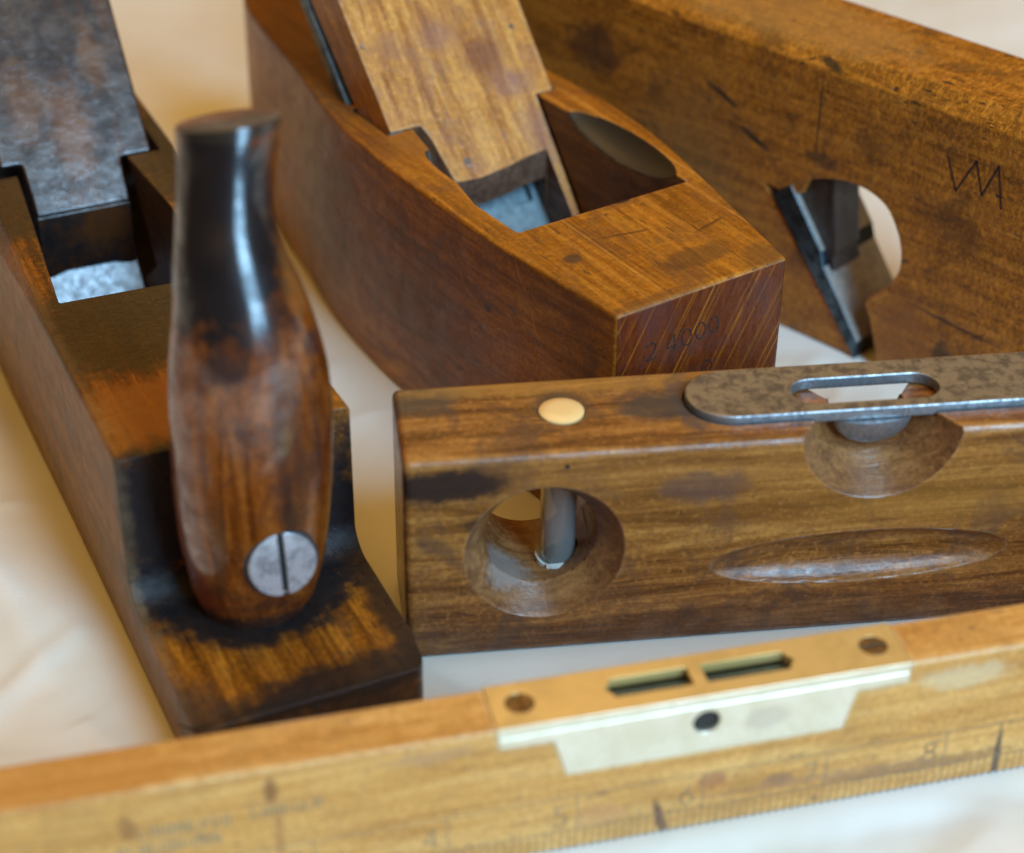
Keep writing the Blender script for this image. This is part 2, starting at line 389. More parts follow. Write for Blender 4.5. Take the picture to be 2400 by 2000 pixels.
# ------------------------------------------------------------------ boxwood rule with level vial (foreground)
def build_rule():
    R = root('level_ruler', *RUL, 'long yellow boxwood ruler in the foreground with inch scale and inset brass level plate', 'ruler')
    H, T = 33.7, 12.2
    box_m = wood('boxwood', (.48, .20, .052), (.64, .305, .09), (.76, .41, .145), 'x', fibre=.22, blot=(.38, .19, .06), blotk=.35,
                 flecks=.7, fleckc=(.2, .1, .05), edgec=(.80, .60, .33), edgek=.8, rough=(.30, .48), coat=.3, bumpk=.2, seed=1,
                 stains_and_shading=[((70, 0, 6), (18, 3, 1.6), (.22, .10, .05), .6), ((27, 0, 12), (3, 3, 2), (.33, .12, .06), .7), ((41, 0, 9), (3, 3, 1.6), (.25, .12, .07), .7),
                         ((17, 0, 3.6), (1.0, 3, 5.5), (.10, .04, .03), .85, dict(rot=(0, radians(-14), 0), jag=.1)), ((88, 0, 4), (.7, 3, 9), (.06, .04, .035), .85, dict(jag=.1)),
                         ((-58, 0, 28), (1.2, 3, 3), (.2, .08, .03), .8), ((-57, 0, 17), (.9, 3, 7), (.35, .15, .05), .6), ((-84, 0, 25), (1.6, 3, 3), (.25, .11, .04), .7),
                         ((-28, 0, 30), (9, 3, 1.6), (.42, .22, .11), .6), ((5, 0, 8), (5, 3, 3), (.45, .2, .1), .4), ((48, 0, 7.5), (22, 3, 1.2), (.3, .14, .07), .5),
                         ((-100, 6, 34), (30, 9, 2), (.42, .16, .04), .55), ((78, 0, 28), (9, 3, 3), (.70, .55, .34), .5)])  # orange top-left patch: the missing window sheen is put into the colour
    body = finish('ruler_body', box(-127, 178, 0, T, 0, H), box_m, R, cuts=[
        box(-15.9, 66.2, -1, T+1, H-2.2, H+1), box(-15.7, 66.0, -1, 1.2, 28.8, H),
        prism([(-5.2, 29.4), (55.4, 29.4), (53.2, 19.8), (-2.4, 19.8)], 'v', -1, 1.2),
        prism([(5, 3), (45.5, 3), (45.5, 10), (5, 10)], 'z', H-9, H+1)], pre=.9, bevel=.15, seg=1, clamp=False)
    brass = metal('pale_brass', (.66, .46, .17), (.56, .38, .13), .42, .5, .12, .06, stains_and_shading=[((6, 6, 34), (14, 8, 2), (.72, .48, .16), .5)])
    lit_brass = metal('cloth_lit_brass_side', (.84, .77, .60), (.77, .69, .50), .32, .7, .1, .05, stains_and_shading=[((37, -.5, 26), (4, 2, 3), (.55, .48, .40), .5)])  # same brass, paler: the reflected cloth is put into its colour
    def pocket(x0, x1, sgn):
        m = 6.4; a, b = 3.9, 8.9
        if sgn < 0: return [(x0, m), (x0+1.2, a+1.2), (x0+1.6, a), (x1, a), (x1, b), (x0+1.6, b), (x0+1.2, b-1.2)]
        return [(x0, a), (x1-1.6, a), (x1-1.2, a+1.2), (x1, m), (x1-1.2, b-1.2), (x1-1.6, b), (x0, b)]
    top = finish('level_plate', box(-15.8, 66.1, 0.0, T+.1, H-2.1, H+.15), [brass, lit_brass], R, cuts=[
        prism(pocket(6.4, 23.4, -1), 'z', H-4, H+2), prism(pocket(26.2, 44.4, 1), 'z', H-4, H+2),
        cone_((-10, 6.5), 'z', 2.8, 2.8, H-1.0, H+1), cone_((60.7, 6.5), 'z', 2.8, 2.8, H-1.0, H+1)], bevel=.35, seg=2)
    slot(top, lambda c, n: n.y < -.5 and c.y < 1, 1)
    side = finish('side_plate', prism([(-15.6, H-2.2), (66., H-2.2), (66., 29.1), (55.4, 29.0), (53.2, 20.), (-2.4, 20.), (-5.0, 29.0), (-15.6, 29.1)], 'v', -.12, 1.1), lit_brass, R,
                  cuts=[cone_((25, 27.4), 'v', 2.7, 2.7, -2, 3)], bevel=.25, seg=2)
    dk = plain('recess_black', (.02, .016, .012), .7)
    finish('hole_disc', cone_((25, 27.4), 'v', 2.69, 2.69, .9, 1.3), dk, R)  # near-black disc closing the hole
    # vial: glass tube lying along the slot, over a dark bed
    g = NT('vial_glass'); g.bsdf.inputs['Transmission Weight'].default_value = .3
    gm = g.out((.03, .05, .055), .08, 0, .6)
    finish('vial', cone_((6.4, H-4.6), 'u', 2.9, 2.9, 6.2, 44.6, 32), gm, R)
    sc = metal('old_screw', (.26, .18, .10), (.14, .10, .065), .45)
    for u in (-10, 60.7):
        finish('screw', cone_((u, 6.5), 'z', 2.75, 2.7, H-.98, H+.12), sc, R,
               cuts=[prism([(u-3, 6.1), (u+3, 6.1), (u+3, 6.9), (u-3, 6.9)] if u > 0 else [(u-.4, 3), (u+.4, 3), (u+.4, 10), (u-.4, 10)], 'z', H-.6, H+1)], bevel=.12, seg=1)
    ink = plain('scale_ink', (.30, .19, .095), .7)
    ln = [[(-127, 13.9), (178, 13.9)], [(-127, 5.2), (178, 5.2)]]
    for i in range(0, 193):
        u = -127+25.4*i/16
        z = 13.9 if i % 16 == 0 else 6.8 if i % 8 == 0 else 5.8 if i % 4 == 0 else 5.2
        ln.append([(u, .1), (u, z)])
    finish('scale_marks', stroke(ln, .28, -.02, .05), ink, R, smooth=False)
    for k in range(2, 10):
        finish('numeral', stroke(glyph(str(k), -127+25.4*k-4.6, 6.6, 2.6, 5.0), .42, -.03, .05), ink, R, smooth=False)
    # worn, no longer readable stamp: rows of short strokes
    st = []
    for (u0, n_, z0) in ((-61.5, 7, 22.2), (-82, 9, 21.6), (-86, 10, 17.5), (-108, 7, 19)):
        for j in range(n_):
            x = u0+j*1.9
            st.append([(x, z0), (x, z0+2.8)])
            a = random.random()
            st.append([(x, z0+2.8*a), (x+1.1, z0+2.8*random.random())])
            if a > .35: st.append([(x+1.1, z0), (x+1.1, z0+2.8)])
    finish('worn_stamp', stroke(st, .34, -.015, .05), plain('faded_ink', (.27, .20, .11), .7), R, smooth=False)
build_rule()

# ------------------------------------------------------------------ spirit level
def build_level():
    R = root('spirit_level', *LEV, 'brown wooden spirit level with round through hole, brown steel top plate and yellow plug', 'spirit level')
    H, T, U = 51.9, 28.9, 155
    blk = (.018, .014, .014)
    m = wood('level_wood', (.085, .029, .008), (.29, .118, .030), (.52, .25, .07), 'x', fibre=.65, blot=(.08, .042, .028), blotk=.7,
             flecks=.35, edgec=(.45, .31, .17), edgek=.55, rough=(.26, .44), coat=.75, coatr=.15, bumpk=.22, seed=2, sat=1.04, hue=.495, val=.86, spec=.25, gsc=1.1,
             stains_and_shading=[((100, -1, 38), (60, 4, 12), (.46, .20, .05), .25, dict(soft=.8)), ((45, -1, 46), (40, 4, 5), (.44, .20, .06), .25, dict(soft=.8)), ((8, -1, 45.5), (14, 6, 4.2), blk, .95, dict(jag=.3)), ((56, 15, 52), (9, 5, 3), (.05, .04, .035), .85, dict(jag=.25)), ((3, 24, 52), (12, 6, 4), (.07, .055, .04), .8),  # soft honey patches paint window light on the front
                     ((60, 26, 52), (60, 4, 2.5), (.45, .24, .06), .5), ((16, 0, 35), (4, 3, 2), blk, .6), ((60, 0, 2), (90, 4, 7), (.06, .026, .012), .6, dict(soft=.6)),  # low dark band: shade along the foot painted into the wood
                     ((63, 0, 41), (9, 3, 4), (.10, .06, .05), .6), ((118, 0, 33), (26, 3, 5), (.42, .20, .045), .25, dict(soft=.7)), ((35, 17, 52), (6.2, 6.4, 2), (.06, .04, .03), .8, dict(jag=.1)),
                     ((62, 16, 52), (3.5, 12, 2), (.06, .05, .05), .7)])
    body = finish('level_body', box(0, U, 0, T, 0, H), m, R, cuts=[
        cone_((29.6, 26.5), 'v', 12.4, 12.4, -1, T+1), cone_((29.6, 26.5), 'v', 17.7, 12.3, -.8, 7), cone_((29.6, 26.5), 'v', 12.3, 17.7, T-7, T+.8),
        cone_((100.5, 52.5), 'v', 17.8, 8.5, -.8, 13), cone_((100.5, 52.5), 'v', 8.5, 17.8, T-13, T+.8), cone_((100.5, 52.5), 'v', 8.4, 8.4, -1, T+1),
        ellipsoid((98.6, -1.2, 19.8), (34.2, 5.4, 6.9)), cone_((34.6, 14.4), 'z', 4.3, 4.3, 8, 45),
        cone_((34.9, 15.7), 'z', 4.95, 4.95, H-2, H+1),
        prism(arc(71, 15.9, 9.9, 9.5, 90, 270, 20)+arc(139, 15.9, 9.9, 9.5, -90, 90, 20), 'z', H-1.2, H+1),
        hull([(-2, -1, H+1), (-2, -1, H-2.2), (-2, 2.2, H+1), (26, -1, H+1), (26, -1, H-.6), (26, .6, H+1)])],
        bevel=.35, seg=2, pre=1.7, clamp=False)
    tm = wood('level_turned_wood', (.13, .05, .02), (.22, .095, .035), (.32, .15, .06), 'x', fibre=.3, blot=(.12, .05, .025), blotk=.3, flecks=.3, rough=(.28, .42), coat=.6, coatr=.18, bumpk=.25, seed=22,
              stains_and_shading=[((22, 9, 17), (7, 6, 4), (.30, .29, .27), .5, dict(jsc=.8))])
    body.data.materials.append(tm)
    slot(body, lambda c, n: abs(n.y) < .97 and .1 < c.y < T-.1 and c.z < H-.6 and (abs(math.hypot(c.x-29.6, c.z-26.5)) < 17.4 or math.hypot(c.x-100.5, c.z-52.5) < 17.4), 1)
    finish('yellow_plug', hull([(34.9+4.8*cos(a)*k, 15.7+4.8*sin(a)*k, z) for z, k in ((H-1.6, 1), (H+.15, 1), (H+.6, .82), (H+.75, .5)) for a in [i*pi/20 for i in range(40)]]),
           NT('bone').out((.76, .50, .20), .38, 0, .5, .3), R)
    # steel plate
    st = metal('brown_steel', (.25, .185, .11), (.11, .08, .05), .5, .4, .35, .5)
    bl = metal('bright_steel', (.36, .39, .41), (.22, .24, .26), .46, .9, .7, .15)
    out = arc(71, 15.9, 9.6, 9.2, 90, 270, 22)+arc(139, 15.9, 9.6, 9.2, -90, 90, 22)
    slotp = arc(89, 14.6, 4.8, 4.7, 90, 270, 16)+arc(111.5, 14.6, 4.8, 4.7, -90, 90, 16)
    pl_ = finish('top_plate', prism(out, 'z', H-1.1, H+1.8), [st, bl], R, cuts=[prism(slotp, 'z', H-5, H+5)], bevel=.5, seg=3)
    slot(pl_, lambda c, n: abs(n.z) < .93, 1)
    # vial cradle seen under the plate
    bm = ellipsoid((100.4, 8.6, H-1.0), (8.6, 3.4, 6.8), 40, 20)
    finish('vial_cradle', bm, bl, R, cuts=[box(80, 120, 0, 30, H-1.15, H+12)])
    # upright vial in the round hole
    vs, n = [], 36
    for r, (z0, z1) in ((3.95, (13.2, 44.5)), (3.1, (14.2, 44.4))):
        for z in (z0, z1):
            vs += [(34.6+r*cos(2*pi*i/n), 14.4+r*sin(2*pi*i/n), z) for i in range(n)]
    fs = []
    for i in range(n):
        j = (i+1) % n
        fs += [[i, j, n+j, n+i], [2*n+j, 2*n+i, 3*n+i, 3*n+j], [n+i, n+j, 3*n+j, 3*n+i]]
    fs += [list(range(n))[::-1], list(range(2*n, 3*n))]
    g = NT('glass'); g.bsdf.inputs['Transmission Weight'].default_value = .88; g.bsdf.inputs['IOR'].default_value = 1.45
    finish('upright_vial', rawmesh(vs, fs), g.out((.84, .85, .80), .09), R)
    rnd = random.Random(3)
    ring = []
    for i in range(40):
        a = 2*pi*i/40; k = 4.6+.5*rnd.random()
        ring.append((34.6+k*cos(a), 14.4+k*sin(a)))
    finish('plaster', prism(ring, 'z', 12.8, lambda q: 14.6+1.1*rnd.random()), plain('plaster_white', (.62, .62, .56), .8), R)
    finish('dirt_in_vial', cone_((34.6, 14.4), 'z', 3.0, 3.0, 14.3, 15.6, 24), plain('vial_bed', (.10, .08, .06), .7), R)
    finish('nail_hole', cone_((33.9, 48.6), 'v', .55, .55, -.06, .4, 16), plain('hole_black', (.01, .008, .006), .8), R)
build_level()

# ------------------------------------------------------------------ plane parts shared
AL = radians(48)
def slope_pt(u, s, t, v0, H):
    """point on a wedge/iron: s = mm up the 48 degree slope from the cheek line (v0, H), t = mm below the face"""
    return (u, v0+s*cos(AL)+t*sin(AL), H+s*sin(AL)-t*cos(AL))
def slope_prism(poly, t0, t1, v0, H, sh=None):
    n = len(poly)
    A = [slope_pt(u, s_, t0(u, s_) if callable(t0) else t0, v0, H) for u, s_ in poly]
    B = [slope_pt(u, s_+(sh[i] if sh else 0), t1(u, s_) if callable(t1) else t1, v0, H) for i, (u, s_) in enumerate(poly)]
    return rawmesh(A+B, [list(range(n)), list(range(n, 2*n))[::-1]]+[[i, (i+1) % n, n+(i+1) % n, n+i] for i in range(n)])

# ------------------------------------------------------------------ coffin smoothing plane (middle)
def build_coffin():
    R = root('coffin_plane', *COF, 'reddish brown coffin-shaped plane with pale golden wedge and stamped front end', 'hand plane')
    H = 63.0
    left = [(-.3, 0), (-2.4, 20), (-4.6, 45), (-5.6, 80), (-4.6, 105), (-1.8, 128), (3.4, 152), (7.2, 173), (10.5, 190), (14.5, 203), (20, 211), (27, 215)]
    right = [(47.4, 0), (51.6, 20), (55.8, 40), (60, 63), (61.6, 80), (61.6, 98), (59, 125), (54, 150), (49, 178), (44, 198), (36, 211)]
    pts = catmull(left, 6)+catmull(right[::-1], 6)
    body_m = wood('smoother_wood', (.20, .066, .010), (.40, .145, .022), (.56, .235, .038), 'y', fibre=.6, blot=(.14, .055, .022), blotk=.55,
                  flecks=.6, edgec=(.66, .34, .09), edgek=.75, rough=(.28, .46), coat=.3, bumpk=.4, seed=3, hue=.496, spec=.26, lines=((1, 0, .05), .22, (.60, .28, .06), .55), lw=.6,
                  stains_and_shading=[((30, 12, H), (9, 4, 3), (.08, .035, .015), .6), ((6, 26, H), (2.2, 2, 3), (.06, .03, .02), .8, dict(jag=.15)), ((-5, 45, 44), (3, 1.4, 1.0), (.03, .02, .02), .9, dict(jag=.1)),
                          ((-1.5, 8, 35), (2, 3.5, 16), (.07, .03, .02), .65), ((12, 1, H), (12, 2.5, 3), (.12, .05, .02), .5), ((44, 4, H), (6, 5, 3), (.10, .05, .02), .5),
                          ((-5, 75, 30), (4, 26, 18), (.11, .05, .024), .6, dict(soft=.7)), ((0, 128, 35), (9, 30, 26), (.12, .068, .04), .75, dict(soft=.7)), ((23, 29, H), (7, .4, 2), (.09, .035, .012), .8, dict(rot=radians(-12), jag=.12)),  # brown side blotches, with shade of the left side mixed into them
                          ((42, 22, H), (5, .5, 2), (.09, .035, .012), .8, dict(rot=radians(14), jag=.12)), ((7, 100, H), (5, 14, 3), (.24, .10, .028), .6), ((26, 172, H), (34, 48, 3), (.11, .045, .013), .75, dict(soft=.5)), ((32, 42.5, H), (2.2, 1.0, 2), (.05, .025, .015), .9, dict(jag=.1))])
    end_m = wood('smoother_end_grain', (.085, .026, .014), (.125, .040, .020), (.165, .055, .026), 'z', fibre=.12, blot=(.09, .042, .034), blotk=.6,
                 flecks=.35, edgec=None, rough=(.24, .36), coat=.45, bumpk=.2, seed=4, hue=.49, sat=1.15, lines=((.88, 0, -.47), .6, (.50, .23, .07), .75), lw=.5)
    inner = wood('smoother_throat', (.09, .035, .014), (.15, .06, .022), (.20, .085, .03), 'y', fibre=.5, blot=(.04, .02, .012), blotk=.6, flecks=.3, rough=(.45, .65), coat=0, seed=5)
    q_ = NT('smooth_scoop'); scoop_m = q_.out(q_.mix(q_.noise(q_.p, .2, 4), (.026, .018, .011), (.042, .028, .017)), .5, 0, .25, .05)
    # throat: narrow between the abutments, flaring forward
    z0 = 4
    def col(u, v, du=0): return [(u, v, H+2), (u+du, v+0, z0)]
    throat = hull([(2.3, 42.3, H+2), (51.6, 41.6, H+2), (1.6, 60, H+2), (12.6, 103, H+2), (48.6, 102, H+2), (50.6, 60, H+2), (13.0, 116, H+2), (48.6, 116, H+2),
                   (7, 62, z0), (46, 62, z0), (12.6, 72, z0), (46, 72, z0), (46, 66, z0), (12.6, 66, z0)])
    slab = hull([slope_pt(u, s_, t, 103, H) for u in (3.2, 54.4) for s_ in (-40, 12) for t in (-.1, 19.6)])
    scoop = ellipsoid((49.8, 68, 65.5), (6.8, 23.5, 8.0), 48, 24)
    scoopl = ellipsoid((7.2, 76, 66), (3.2, 15, 11), 48, 24)
    o = finish('plane_body', prism(pts, 'z', 0, H), [body_m, end_m, inner, scoop_m], R, cuts=[throat, slab, scoop, scoopl], bevel=.35, seg=2, pre=1.1, clamp=False)
    slot(o, lambda c, n: n.y < -.85 and c.y < 2, 1)
    E1 = lambda c, cc, r: abs(sum(((c[i]-cc[i])/r[i])**2 for i in range(3))-1) < .08
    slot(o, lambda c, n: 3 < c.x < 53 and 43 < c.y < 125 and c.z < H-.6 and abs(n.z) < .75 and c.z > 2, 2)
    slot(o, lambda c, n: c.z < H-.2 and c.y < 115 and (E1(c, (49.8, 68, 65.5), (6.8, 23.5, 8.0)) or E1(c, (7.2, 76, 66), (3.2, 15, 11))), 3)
    # wedge
    wm = wood('wedge_wood', (.26, .09, .018), (.56, .255, .055), (.74, .40, .11), 'y', fibre=.6, blot=(.22, .10, .07), blotk=.4, flecks=.5, fleckc=(.05, .06, .06),
              edgec=(.72, .50, .28), edgek=.5, rough=(.24, .40), coat=.7, coatr=.22, hue=.494, bumpk=.25, seed=6, gsc=1.2, prerot=(-radians(48), 0, 0),
              stains_and_shading=[((38, 112, 73), (6, 4, 8), (.16, .05, .025), .75, dict(soft=.7)), ((43, 106, 67), (5, 3, 5), (.15, .07, .10), .5, dict(soft=.7)), ((14, 104, 67), (.8, .9, .9), (.04, .05, .06), .95, dict(jag=.05)),
                      ((27, 118, 80), (5, 4, 6), (.24, .11, .08), .6, dict(soft=.8)), ((49, 116, 77), (.7, .7, .9), (.04, .05, .06), .95, dict(jag=.05)), ((14, 124, 88), (.9, .7, .9), (.05, .05, .05), .9, dict(jag=.05)),
                      ((22, 95, 54), (1, 1, 1), (.06, .07, .08), .8, dict(jag=.05)), ((17, 128, 93), (8, 3, 5), (.30, .10, .03), .6), ((46, 96, 56), (5, 6, 8), (.20, .09, .09), .5, dict(soft=.8))])
    e = -16.5
    poly = [(4.4, .4), (13.2, 0), (14.6, -4), (16.6, e), (24, e-.6), (33, e+.3), (39, e+1.3), (45.4, e+1.8), (45.3, -36), (47.3, -36), (48.4, 0), (53.6, 0), (54.6, 62), (50, 70), (9, 70), (4.0, 62)]
    def under(u, s_): return (12.2 + s_*.055)
    wd = slope_prism(poly, 0, lambda u, s_: 12.2+s_*.05 if s_ > -30 else 12.0, 103, H, sh=[0, 0, 0]+[-13.4]*5+[0]*8)
    # underside hollow above the iron leaves a thin lip
    hol = hull([slope_pt(u, s_, t, 103, H) for (u, s_) in ((18.6, -40), (45.2, -40), (45.2, 6), (18.6, 6)) for t in (2.4 if s_ < 0 else 9, 15)])
    vert = hull([(u, v, z) for u in (14, 45.25) for (v, z) in ((80, 60), (91.0, 60), (91.0, 30), (80, 30))])
    wc = finish('wedge', wd, wm, R, cuts=[hol], bevel=.7, seg=3)
    dk = wood('wedge_fork_wood', (.07, .033, .022), (.13, .065, .04), (.20, .11, .07), 'y', fibre=.4, flecks=.3, rough=(.4, .6), coat=.1, seed=8)
    wc.data.materials.append(dk); slot(wc, lambda c, n: n.y < -.8 or (abs(n.x) > .8 and 17 < c.x < 46 and c.z < 60), 1)
    # iron with its slotted cap iron
    im = metal('dark_iron', (.20, .25, .27), (.10, .12, .13), .36, .9, .25, .25)
    cm = metal('cap_iron_steel', (.25, .33, .35), (.17, .22, .24), .5, .5, .3, .2)
    finish('plane_iron', slope_prism([(3.4, -70), (54, -70), (54, 78), (3.4, 78)], 15.4, 19.2, 103, H), im, R, bevel=.3, seg=2)
    finish('cap_iron', slope_prism([(6, -70), (52, -70), (52, 60), (6, 60)], 12.7, 15.3, 103, H), cm, R, bevel=.4, seg=2,
           cuts=[slope_prism([(37, -24), (43.6, -24), (43.6, 20), (37, 20)], 10, 15.2, 103, H)])
    # number stamped in the front end, as thin dark impressions
    g = []
    for ch, (u, z) in zip('24000', ((8.2, 48.6), (14.0, 48.8), (18.1, 49.0), (22.0, 49.5), (25.8, 49.8))):
        g += glyph(ch, u, z, 2.7, 4.2, radians(3))
    g += glyph('0', 24.6, 39.3, 2.6, 3.6)
    finish('stamped_number', stroke(g, .36, -.05, .05), NT('stamp').out((.030, .022, .022), .25, 0, .7, .6), R, smooth=False)
build_coffin()

# ------------------------------------------------------------------ horned plane (left)
def build_horned():
    R = root('horned_plane', *HRN, 'dark wooden plane with an upright curved front horn, blackened wedge and worn front ledge', 'hand plane')
    H, LZ = 52.7, 17.0
    m = wood('horned_body_wood', (.07, .022, .004), (.27, .090, .013), (.50, .20, .034), 'y', fibre=1., blot=(.07, .038, .02), blotk=.6, flecks=.5,
             edgec=(.46, .25, .09), edgek=.55, rough=(.28, .50), coat=.12, bumpk=.6, hue=.497, seed=9, gsc=1.1,
             stains_and_shading=[((24, 96, H), (42, 23, 3), (.040, .027, .012), .92, dict(jag=.3)), ((18, 60, H), (22, 13, 3), (.36, .155, .036), .7), ((8, 168, H), (14, 26, 3), (.035, .022, .01), .9), ((50, 172, H), (12, 30, 3), (.035, .024, .012), .9),
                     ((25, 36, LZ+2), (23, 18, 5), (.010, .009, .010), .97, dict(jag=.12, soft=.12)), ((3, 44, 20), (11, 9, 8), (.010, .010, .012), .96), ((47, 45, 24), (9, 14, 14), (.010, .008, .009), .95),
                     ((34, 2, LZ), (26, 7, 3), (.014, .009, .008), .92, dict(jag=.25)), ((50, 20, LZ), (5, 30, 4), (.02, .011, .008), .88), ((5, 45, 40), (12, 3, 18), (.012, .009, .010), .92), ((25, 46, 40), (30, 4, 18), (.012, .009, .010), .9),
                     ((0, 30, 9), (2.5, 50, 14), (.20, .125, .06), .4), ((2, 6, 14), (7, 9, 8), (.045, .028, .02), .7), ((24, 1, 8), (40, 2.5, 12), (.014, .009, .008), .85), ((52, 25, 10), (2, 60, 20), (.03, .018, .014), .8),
                     ((0, 120, 30), (3, 90, 40), (.25, .155, .07), .35)])  # both tan left-side patches put reflected cloth light into the colour
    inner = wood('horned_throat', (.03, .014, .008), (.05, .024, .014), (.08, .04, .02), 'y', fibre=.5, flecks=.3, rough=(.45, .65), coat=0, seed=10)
    plan = [(1.2, 0), (.2, 1), (0, 4), (0, 100), (-.4, 160), (0, 240), (53, 240), (53.4, 182), (52, 120), (50.4, 60), (50.8, 45), (50.4, 12), (49.2, 3), (47.4, 0)]
    step = [(-5, LZ), (38.5, LZ)]+[(38.5+6.5*sin(radians(a)), LZ+6.5-6.5*cos(radians(a))) for a in range(10, 91, 10)]+[(45, 70), (-5, 70)]
    throat = hull([(5.4, 110.5, H+2), (43.5, 108.5, H+2), (13.4, 178, H+2), (39, 178, H+2), (42.8, 146, H+2), (13.4, 196, H+2), (39, 196, H+2),
                   (14, 138, 4), (38.5, 138, 4), (14, 157, 4), (38.5, 157, 4)])
    slab = hull([slope_pt(u, s_, t, 178, H) for u in (5, 49) for s_ in (-30, 12) for t in (-.1, 18)])
    chamfer = hull([(-1, 80, H+1), (4.2, 165, H+1), (-1, 80, H-.5), (-1, 165, H-5.5), (4.2, 245, H+1), (-1, 245, H-5.5)])
    side = hull([(49.6, 45, 24), (49.2, 90, 24), (49.2, 45, 60), (49.2, 90, 60), (56, 45, 24), (56, 90, 24), (56, 45, 60), (56, 90, 60)])
    o = finish('plane_body', prism(plan, 'z', 0, H), [m, inner], R, cuts=[prism(step, 'u', -5, 60), throat, slab, chamfer], bevel=.4, seg=2, pre=1.2, clamp=False)
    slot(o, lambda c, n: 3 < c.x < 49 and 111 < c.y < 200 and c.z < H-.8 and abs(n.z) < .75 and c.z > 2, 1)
    wm = wood('black_wedge_wood', (.010, .009, .010), (.022, .014, .012), (.07, .028, .014), 'y', fibre=.35, blot=(.008, .008, .010), blotk=.7, flecks=.3,
              edgec=(.10, .08, .07), edgek=.4, rough=(.26, .42), sat=1.2, coat=1., coatr=.2, bumpk=1., bumpd=.045, seed=11, spec=.25, cior=1.75, prerot=(-radians(48), 0, 0),
              stains_and_shading=[((28, 184, 60), (5, 9, 12), (.16, .06, .022), .6, dict(soft=.6, jag=.5)), ((18, 190, 66), (4, 8, 10), (.15, .065, .03), .6, dict(soft=.6, jag=.5)), ((38, 196, 72), (3.5, 8, 9), (.14, .06, .025), .55, dict(soft=.6, jag=.5)),
                      ((32, 170, 38), (7, 4, 6), (.10, .04, .02), .5, dict(soft=.6))])
    # wedge: wide head above the cheeks, narrow leg between them, upright front end
    poly = [(8.2, 2.5), (13.6, 2.5), (14.0, -11.6), (38.2, -11.6), (38.6, 0), (46.8, 0), (46.8, 66), (8.2, 66)]
    wd = slope_prism(poly, 0, lambda u, s_: 11.6, 178, H)
    o1 = finish('wedge', wd, wm, R, bevel=.8, seg=3)
    # lower part of the wedge: body of the leg down to the iron
    v1 = 178-11.6*cos(AL)-.1; z1 = H-11.6*sin(AL)
    leg = [(14.05, z1-.6), (38.15, z1-.6), (38.2, z1-20.5), (35.8, z1-18.4), (32.5, z1-17.2), (20, z1-17.0), (16.6, z1-18.2), (14.1, z1-20.6)]
    finish('wedge_leg', prism(leg, 'v', v1+.3, lambda q: v1+12.5), wm, o1, bevel=.4, seg=2, wob=.1)
    sm = metal('bright_iron', (.36, .41, .44), (.25, .29, .32), .48, .6, .5, .3)
    finish('plane_iron', slope_prism([(14.3, -59), (38.4, -59), (38.4, 72), (14.3, 72)], 12.3, 15.6, 178, H), sm, R, bevel=.3, seg=2)
    # ------------- horn: lofted rings
    rings = [  # z, u, v, ru, rv_front, rv_back, tilt
        (14.8, 24.6, 38.4, 11.6, 12.6, 12, 0), (18.3, 24.9, 37.8, 12.7, 13.6, 12, 0), (23, 24.9, 36.8, 13.6, 14.3, 12, 0), (29, 24.9, 35.6, 14.5, 15.0, 12.5, 0), (36, 24.7, 34.4, 15.3, 15.4, 13, -2), (47, 24.7, 32.8, 15.9, 15.4, 14, -3), (58, 25.0, 31.8, 16.2, 14.8, 14.5, -2),
        (68.5, 25.2, 31.5, 16.2, 14.2, 14.2, 0), (76, 25.4, 31.8, 15.7, 13.6, 13.6, 4), (83, 25.4, 32.6, 14.6, 12.8, 12.6, 8), (91, 25.4, 34.2, 12.8, 11.6, 11.6, 12), (99, 24.9, 36.5, 10.8, 10.6, 10.8, 15), (106.5, 25.4, 39.3, 9.5, 9.9, 10.2, 17),
        (114, 27.1, 41.7, 9.5, 9.8, 10.1, 17), (118.8, 28.2, 43.1, 9.9, 9.9, 10.2, 16), (123.0, 29.0, 44.3, 10.1, 9.8, 10.1, 15)]
    rr = catmull(rings, 4); n = 48; vs = []
    for (z, u, v, ru, rf, rb, tl) in rr:
        t = radians(tl)
        for i in range(n):
            a = 2*pi*i/n; x = ru*cos(a); y = (rb if sin(a) > 0 else rf)*sin(a)
            # slightly squared section
            k = 1/(abs(cos(a))**2.4+abs(sin(a))**2.4)**(1/2.4)
            k = 1+(k-1)*(.35 if z < 60 else max(0, .35-(z-60)/60))
            x *= k; y *= k
            vs.append((u+x, v+y*cos(t), z - y*sin(t)))
    K = len(rr)
    fs = [[k*n+i, k*n+(i+1) % n, (k+1)*n+(i+1) % n, (k+1)*n+i] for k in range(K-1) for i in range(n)]
    fs += [list(range(n))[::-1], list(range((K-1)*n, K*n))]
    hm = wood('horn_wood', (.085, .022, .005), (.28, .088, .017), (.46, .175, .040), 'z', fibre=.55, blot=(.05, .024, .018), blotk=.65, flecks=.35, rough=(.25, .40), coat=1., coatr=.09, bumpk=.06, seed=12, spec=.22, cior=1.7, val=.62, sat=1.05, hue=.488,
              stains_and_shading=[((20, 28, 110), (15, 18, 24), (.012, .010, .011), .98, dict(soft=.22, jag=.22)), ((36, 40, 96), (5, 18, 8), (.34, .17, .05), .5), ((29, 44, 124.5), (14, 14, 2.0), (.035, .026, .018), .9, dict(soft=.2, jag=.1)),
                      ((17, 20, 84), (4, 6, 3.5), (.03, .02, .02), .8), ((36, 20, 84), (2.4, 8, 3), (.04, .03, .03), .7), ((28, 18, 62), (4, 8, 24), (.055, .03, .022), .6), ((27.5, 18, 46), (1.4, 8, 10), (.02, .014, .014), .8),
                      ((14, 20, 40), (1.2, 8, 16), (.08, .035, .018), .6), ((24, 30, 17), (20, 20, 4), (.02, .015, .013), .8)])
    hornme = rawmesh(vs, fs)
